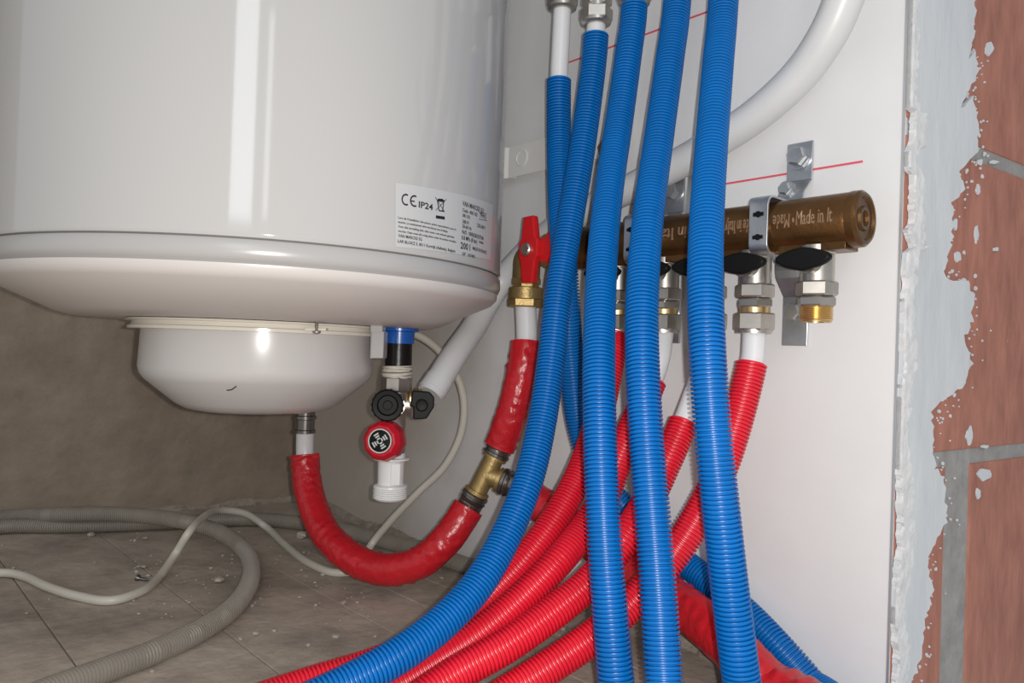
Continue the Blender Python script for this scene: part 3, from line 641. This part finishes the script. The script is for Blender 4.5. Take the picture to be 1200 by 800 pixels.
# shut-off valve with red handle on the left end of the manifold
ex = PW(618, 330, MO)[0]; pc = V(ex, -MO, mz)
so = thing('shutoff_valve', (ex, -MO, mz - 0.08), 'brass shut-off valve with red butterfly handle', 'valve')
mb = MB().cyl(pc + XA * 0.008, V(XL + 0.004, -MO, mz), 0.0165, 32).hexa(V(XL - 0.018, -MO, mz), V(XL + 0.001, -MO, mz), 0.0225)
mb.lathe(V((ex + XL) / 2 - 0.014, -MO, mz), XA, [(0, 0.017), (0.006, 0.021), (0.024, 0.021), (0.030, 0.017)], 32)
mb.cyl(V((ex + XL) / 2 - 0.004, -MO, mz), V((ex + XL) / 2 - 0.004, -MO - 0.031, mz), 0.0105)
elb = spline([pc + XA * 0.022, pc + XA * 0.010 - UP * 0.0015, pc - UP * 0.008 - XA * 0.001, pc - UP * 0.020 - XA * 0.002, pc - UP * 0.032 - XA * 0.002], 0.002)
mb.sweep(elb, 0.0165, 32)
vb = obj('body', mb, 'brassraw', so, 30)
nz = lambda d: pc - XA * 0.002 - UP * d
obj('union_nut', MB().lathe(nz(0.030), -UP, [(0, 0.0150), (0.001, 0.0185), (0.007, 0.0185), (0.0075, 0.0165), (0.012, 0.0165)], 8, 0.3).lathe(nz(0.041), -UP, [(0, 0.019), (0.001, 0.0205), (0.014, 0.0205)], 36).hexa(nz(0.0545), nz(0.065), 0.0215), 'brassraw', so, 25)
hx = (ex + XL) / 2 - 0.004; ho = V(hx, -MO - 0.031, PW(628, 293, MO + 0.03)[2])
hout = [(-0.009, 0.038), (0.008, 0.0385), (0.0125, 0.014), (0.0165, 0.010), (0.0165, -0.008), (0.0125, -0.013), (0.010, -0.0385), (-0.0085, -0.038), (-0.0115, -0.014), (-0.0145, -0.009), (-0.0145, 0.008), (-0.0115, 0.013)]
hd = obj('handle', MB().extrude([ho + V(x, 0, z) for x, z in hout], FR * 0.009), 'redhandle', so, 0, bev=0.0022, label='red lacquered butterfly handle')
obj('handle_rib', MB().extrude([ho + FR * 0.002 + V(x, 0, z) for x, z in ((0.010, 0.012), (0.022, 0.013), (0.026, 0.019), (0.030, 0.019), (0.030, -0.010), (0.022, -0.016), (0.010, -0.012))], -FR * 0.007), 'redhandle', hd, 0, bev=0.001)
obj('handle_skirt', MB().box(ho - FR * 0.006 + V(0.006, 0, 0), (0.012, 0, 0), (0, 0.007, 0), (0, 0, 0.013)), 'redhandle', hd, 0, bev=0.0015)
obj('handle_screw', MB().lathe(ho + FR * 0.0085, FR, [(0, 0.0075), (0.003, 0.0075), (0.0045, 0.006), (0.0042, 0.002)], 20).box(ho + FR * 0.0128, (0.0065, 0, 0), (0, 0.0006, 0), (0, 0, 0.001)), 'nickel', hd)

# ================================================================== INSULATED HOT PIPES AND TEE
TZ = 0.885
teec = P(570, 556, TZ); t_lo = P(557, 580, TZ); t_up = P(582, 531, TZ); t_br = P(602, 569, TZ - 0.008)
tee = thing('pipe_tee', P(556, 585, TZ), 'brass tee fitting joining the red insulated pipes', 'fitting')
dl, du, db = unit(t_lo - teec), unit(t_up - teec), unit(t_br - teec)
mb = MB().cyl(teec + dl * 0.026, teec + du * 0.026, 0.0118, 28).cyl(teec, teec + db * 0.020, 0.0118, 28)
for d, L in ((dl, 0.024), (du, 0.024), (db, 0.018)): mb.lathe(teec + d * (L - 0.003), d, [(0, 0.0118), (0.0005, 0.0150), (0.0045, 0.0150), (0.005, 0.013)], 28)
obj('tee_body', mb, 'brassraw', tee, 35)
for d, L, ln in ((dl, 0.026, 0.026), (du, 0.025, 0.016), (db, 0.020, 0.028)):
    obj('press_sleeve', MB().lathe(teec + d * L, d, [(0, 0.0155), (0.001, 0.0165), (0.004, 0.0165), (0.0048, 0.0148), (0.0068, 0.0148), (0.0076, 0.0165), (0.0095, 0.0160), (0.011, 0.0150), (ln, 0.0148)], 30), 'steel', tee, 30)
def insulated(label, path, s0p, s1p, r_pipe, r_foam, seed, base, r2=None):
    c = spline(path, 0.004); c[:, 2] = np.maximum(c[:, 2], r_foam + 0.004); t = thing('insulated_pipe', base if base is not None else c[-1], label, 'pipe')
    obj('pipe', MB().sweep(c, r_pipe, 24), 'pipe', t)
    a, b = nearest_s(c, s0p), nearest_s(c, s1p); fc_ = resample(cut(c, a, b), 0.0016)
    rr = np.linspace(r_foam, r2 or r_foam, len(fc_))
    mb = foam_tube(fc_, rr, seed)
    obj('insulation', mb, 'redfoam', t, 60, label='red foam insulation sleeve'); return t, c
U = [P(359, 470, 1.0), P(358, 500, 1.0), P(357.5, 535, 1.0), P(362, 575, 0.985), P(377, 617, 0.955), P(407, 650, 0.915), P(450, 667, 0.885), P(492, 659, 0.872), P(524, 631, 0.872), P(543, 604, 0.880), t_lo]
hp, hc_ = insulated('U-shaped red insulated pipe hanging below the boiler cover', U, P(357.5, 533, 1.0), P(550, 594, 0.884), 0.0118, 0.0190, 1, V(*P(450, 692, 0.885)))
f0 = P(358, 488, 1.0)
obj('chrome_fitting', MB().lathe(f0 + UP * 0.035, -UP, [(0, 0.0125), (0.033, 0.0125), (0.034, 0.0145), (0.038, 0.0145), (0.039, 0.0125), (0.052, 0.0125), (0.053, 0.0140), (0.057, 0.0140), (0.0575, 0.012)], 30), 'steel', hp, 30)
obj('torn_end', MB().extrude([P(364, 532, 0.982), P(373, 530, 0.979), P(375.5, 536, 0.979), P(368, 537, 0.981)], -fwd0 * 0.002), 'redfoam', hp, 0)
UPp = [nz(0.060), P(617, 402, TZ), P(611, 440, TZ - 0.006), P(600, 485, TZ - 0.006), P(587, 520, TZ), t_up]
insulated('red insulated pipe rising from the tee to the shut-off valve', UPp, P(617, 400, TZ), P(585.5, 523, TZ), 0.0128, 0.0190, 2, None)
BR = [t_br, P(622, 582, 0.865), P(645, 600, 0.85), P(690, 632, 0.815), P(740, 668, 0.772), P(790, 703, 0.722), P(840, 742, 0.675), P(890, 792, 0.630), P(935, 850, 0.600), P(985, 925, 0.56)]
insulated('red insulated pipe branching from the tee behind the tubes', BR, P(614, 578, 0.87), BR[-1], 0.0128, 0.0200, 5, None, 0.0215)

# ================================================================== RED AND BLUE CORRUGATED TUBES
TUBE = 0.0140
def red_tube(label, end, path, s_start):
    c = spline([end, *path], 0.003); c[:, 2] = np.maximum(c[:, 2], 0.0148); a = nearest_s(c, s_start)
    t = thing('hot_supply_tube', c[-1], label, 'tube', 'red corrugated supply tubes from the manifold')
    inner = cut(c, 0, a + 0.02); obj('inner_pipe', MB().sweep(inner, 0.0102, 24), 'pipe', t)
    obj('sleeve', ribbed(cut(c, a, 9), TUBE), 'red', t, 0 if False else 60, label='red ribbed plastic sleeve'); return t
def outz(e, d): return e - UP * d
rA = [P(717, 420, 0.770), P(708, 465, 0.757), P(694, 515, 0.738), P(676, 562, 0.718), P(648, 612, 0.695), P(617, 653, 0.676), P(580, 692, 0.660), P(530, 733, 0.645), P(455, 772, 0.618), P(350, 806, 0.585), P(230, 850, 0.535), P(140, 900, 0.49)]
red_tube('red ribbed tube from the outlet nearest the shut-off valve', ends[4], rA, outz(ends[4], 0.004))
rB = [P(773, 420, 0.730), P(763, 450, 0.722), P(746, 490, 0.708), P(728, 532, 0.698), P(708, 582, 0.688), P(688, 615, 0.678), P(652, 660, 0.652), P(605, 707, 0.632), P(556, 747, 0.614), P(500, 783, 0.598), P(440, 820, 0.580), P(340, 880, 0.56)]
red_tube('red ribbed tube from the second outlet after the shut-off valve', ends[3], rB, P(764, 446, 0.722))
rC = [outz(ends[2], 0.03), P(818, 450, 0.705), P(803, 490, 0.695), P(785, 533, 0.685), P(764, 578, 0.675), P(738, 622, 0.650), P(716, 653, 0.641), P(690, 683, 0.630), P(645, 720, 0.614), P(595, 755, 0.596), P(530, 792, 0.576), P(465, 840, 0.550), P(400, 900, 0.525)]
red_tube('red ribbed tube whose bare white end shows between blue tubes', ends[2], rC, P(801, 494, 0.694))
rD = [P(882, 418, 0.668), P(874, 455, 0.664), P(862, 500, 0.658), P(849, 540, 0.652), P(829, 585, 0.645), P(803, 630, 0.638), P(775, 668, 0.632), P(743, 704, 0.624), P(700, 742, 0.612), P(650, 777, 0.598), P(590, 815, 0.580), P(500, 870, 0.55)]
red_tube('red ribbed tube from the outlet nearest the open one', ends[1], rD, P(881, 424, 0.667))

def blue_tube(label, path, sleeve_from, r=TUBE, pipe_r=0.0102, nut=None):
    c = spline(path, 0.003); c[:, 2] = np.maximum(c[:, 2], 0.0148)
    t = thing('cold_supply_tube', c[-1], label, 'tube', 'blue corrugated supply tubes')
    a = nearest_s(c, sleeve_from)
    if nut is not None: obj('inner_pipe', MB().sweep(cut(c, 0, a + 0.02), pipe_r, 24), 'pipe', t)
    obj('sleeve', ribbed(cut(c, a, 9), r), 'blue', t, 60, label='blue ribbed plastic sleeve')
    if nut is not None:
        p0, p1 = c[0], at(c, nut); d = unit(p1 - p0)
        obj('compression_nut', MB().hexa(p1 - d * 0.018, p1 - d * 0.004, 0.0176).lathe(p1 - d * 0.005, d, [(0, 0.0165), (0.003, 0.0160), (0.005, 0.013)], 30).hexa(p1 - d * 0.032, p1 - d * 0.0205, 0.0165).cyl(p1 - d * 0.035, p1 - d * 0.010, 0.0145), 'nickel', t, 20)
    return t
def top(px, py, Z, h=0.40):
    p = P(px, py, Z); return p + UP * h
b0 = [top(659, 0, 0.835), P(659, 8, 0.835), P(657, 50, 0.835), P(655, 95, 0.835), P(655, 160, 0.830), P(657, 240, 0.806), P(661, 300, 0.786), P(665, 360, 0.786), P(670, 430, 0.800), P(679, 500, 0.808), P(698, 555, 0.803), P(735, 597, 0.788), P(780, 640, 0.772), P(825, 677, 0.738), P(870, 714, 0.704), P(912, 757, 0.673), P(955, 808, 0.646), P(1000, 880, 0.60), P(1040, 960, 0.57)]
blue_tube('rearmost blue ribbed tube with a long bare white top', b0, P(655, 94, 0.835), nut=0.412)
b1 = [top(699, 0, 0.802), P(699, 20, 0.802), P(697, 60, 0.800), P(690, 120, 0.792), P(680, 190, 0.778), P(668, 260, 0.762), P(655, 340, 0.742), P(646, 420, 0.722), P(636, 490, 0.700), P(620, 560, 0.672), P(593, 628, 0.642), P(560, 685, 0.612), P(520, 728, 0.586), P(470, 766, 0.560), P(405, 802, 0.535), P(300, 850, 0.50)]
blue_tube('leftmost blue ribbed tube sweeping down to the left', b1, P(698, 42, 0.802), nut=0.428)
b2 = [top(744, 0, 0.768), P(743, 12, 0.768), P(737, 60, 0.760), P(726, 140, 0.740), P(714, 220, 0.705), P(706, 300, 0.668), P(702.5, 380, 0.635), P(702, 450, 0.612), P(704, 540, 0.592), P(709, 640, 0.574), P(716, 730, 0.562), P(723, 810, 0.552), P(732, 890, 0.54)]
blue_tube('blue ribbed tube hanging second from the left, nut at its top', b2, P(743, 7, 0.768), nut=0.406)
b3 = [top(796, -20, 0.745), P(794, -4, 0.742), P(785, 70, 0.722), P(771, 170, 0.690), P(759, 260, 0.652), P(752.5, 350, 0.618), P(753, 430, 0.598), P(758, 520, 0.582), P(765, 610, 0.565), P(772, 700, 0.548), P(778, 800, 0.530), P(784, 880, 0.51)]
blue_tube('blue ribbed tube hanging third from the left between two others', b3, top(796, -20, 0.745))
b4 = [top(850, -20, 0.695), P(848, -4, 0.692), P(841, 80, 0.665), P(833, 180, 0.628), P(828, 260, 0.596), P(826.5, 330, 0.572), P(829, 410, 0.556), P(835, 500, 0.546), P(844, 590, 0.540), P(854, 680, 0.536), P(864, 760, 0.532), P(872, 820, 0.528), P(882, 890, 0.51)]
blue_tube('rightmost blue ribbed tube hanging in front of the manifold', b4, top(850, -20, 0.695))

# ================================================================== FLOOR CONDUITS, CORD, DEBRIS
gr = 0.0112
def conduit(label, path):
    t = spline(path, 0.003); o = obj('grey_conduit', ribbed(t, gr, 0.0032, 0.0012, 18), 'grey', None, 60); return tag(o, label, 'conduit', 'grey conduits on the floor')
cB = [PF(-300, 668, gr), PF(-90, 632, gr), PF(0, 617, gr), PF(80, 616, gr), PF(150, 614, gr), PF(220, 611, gr), PF(290, 608, gr), PF(350, 612, gr), PF(420, 626, gr), PF(480, 641, gr), PF(545, 662, gr), PF(600, 685, gr), PF(660, 712, gr)]
conduit('grey ribbed conduit lying along the foot of the walls', cB)
cA = [PF(-300, 636, gr), PF(-90, 614, gr), PF(0, 606, gr * 1.3), PF(60, 603, gr * 2.5), PF(130, 602, gr * 3.15), PF(185, 606, gr * 3.2), PF(225, 613, gr * 3.15), PF(258, 624, gr * 2.3), PF(282, 640, gr * 1.3), PF(294, 660, gr), PF(290, 688, gr), PF(268, 716, gr), PF(230, 741, gr), PF(180, 764, gr), PF(120, 786, gr), PF(60, 808, gr), PF(-30, 845, gr)]
conduit('grey ribbed conduit bending round towards the viewer', cA)
cr = 0.0052
cord = [P(455, 386, 0.93), P(480, 389, 0.95), P(505, 402, 0.965), P(530, 430, 0.975), P(543, 465, 0.98), P(541, 505, 0.985), P(522, 545, 0.99), P(490, 577, 1.0), P(458, 610, 1.01), P(435, 638, 1.015), PF(418, 667, cr * 1.4), PF(395, 671, cr), PF(365, 661, cr), PF(335, 639, cr), PF(310, 616, cr * 2.4), PF(288, 602, 0.034), PF(258, 598, 0.046), PF(237, 607, 0.053), PF(221, 624, 0.047), PF(206, 648, 0.020), PF(188, 674, cr), PF(165, 693, cr), PF(130, 703.5, cr), PF(90, 698, cr), PF(55, 687, cr), PF(28, 675, cr), PF(5, 671, cr), PF(-60, 676, cr), PF(-250, 700, cr)]
tag(obj('power_cord', MB().sweep(spline(cord, 0.004), cr, 16), 'cord', None), 'thin cream power cord looping from the boiler across the floor', 'cord')
# screw on the floor
a, b = PF(161, 677, 0.003), PF(171, 679, 0.003); d = b - a; L = np.linalg.norm(d)
tag(obj('screw', MB().lathe(a, d, [(0, 0.0025), (0.0004, 0.0045), (0.0018, 0.0042), (0.0035, 0.0020)] + [(0.004 + 0.0009 * i, 0.0021 if i % 2 else 0.0015) for i in range(12)] + [(L + 0.006, 0.0003)], 12), 'steel', None), 'small metal screw lying on the floor by the cord', 'screw')
def crumb(p, s, seed):
    g = np.random.default_rng(seed); dirs = []
    vs = []; n, m = 7, 4
    for i in range(m + 1):
        th = math.pi * i / m
        for j in range(n):
            f = 2 * math.pi * j / n; r = s * g.uniform(0.65, 1.1); vs.append(V(r * math.sin(th) * math.cos(f) * 1.25, r * math.sin(th) * math.sin(f), 0.55 * r * math.cos(th) + 0.45 * s) + p)
    fs = [(i * n + j, (i + 1) * n + j, (i + 1) * n + (j + 1) % n, i * n + (j + 1) % n) for i in range(m) for j in range(n)]
    return vs, fs
M['crumb'] = mat('pale_mortar_crumb', (0.50, 0.45, 0.38), 0.9, var=0.4, vscale=90)
for k, (px, py, s, lab) in enumerate([(354, 630, 0.010, 'pale mortar lump by the conduit below the U-shaped pipe'), (256, 682, 0.0075, 'white mortar crumb inside the bend of the conduit'), (106, 628, 0.006, 'mortar crumb in front of the stacked conduits')]):
    tag(obj('mortar_crumb', MB().add(*crumb(PF(px, py), s, k)), 'crumb', None, 0), lab, 'crumb')
mb = MB(); g = np.random.default_rng(11)
for k in range(230):
    if k < 110: p = PF(g.uniform(150, 430), g.uniform(618, 720))
    elif k < 170: p = PF(g.uniform(0, 620), g.uniform(630, 790))
    else:
        x = g.uniform(corner[0], corner[0] + 0.9); p = V(x, -g.uniform(0.02, 0.09), 0)
    if p[0] < corner[0] - 0.3 or p[1] > -0.01: continue
    mb.add(*crumb(V(p[0], p[1], -0.0004), g.choice([0.0012, 0.0018, 0.0026, 0.0038], p=[.4, .35, .18, .07]), 100 + k))
db_ = obj('floor_debris', mb, 'crumb', None, 0); db_['kind'] = 'stuff'; tag(db_, 'fine mortar crumbs scattered over the concrete floor', 'debris')
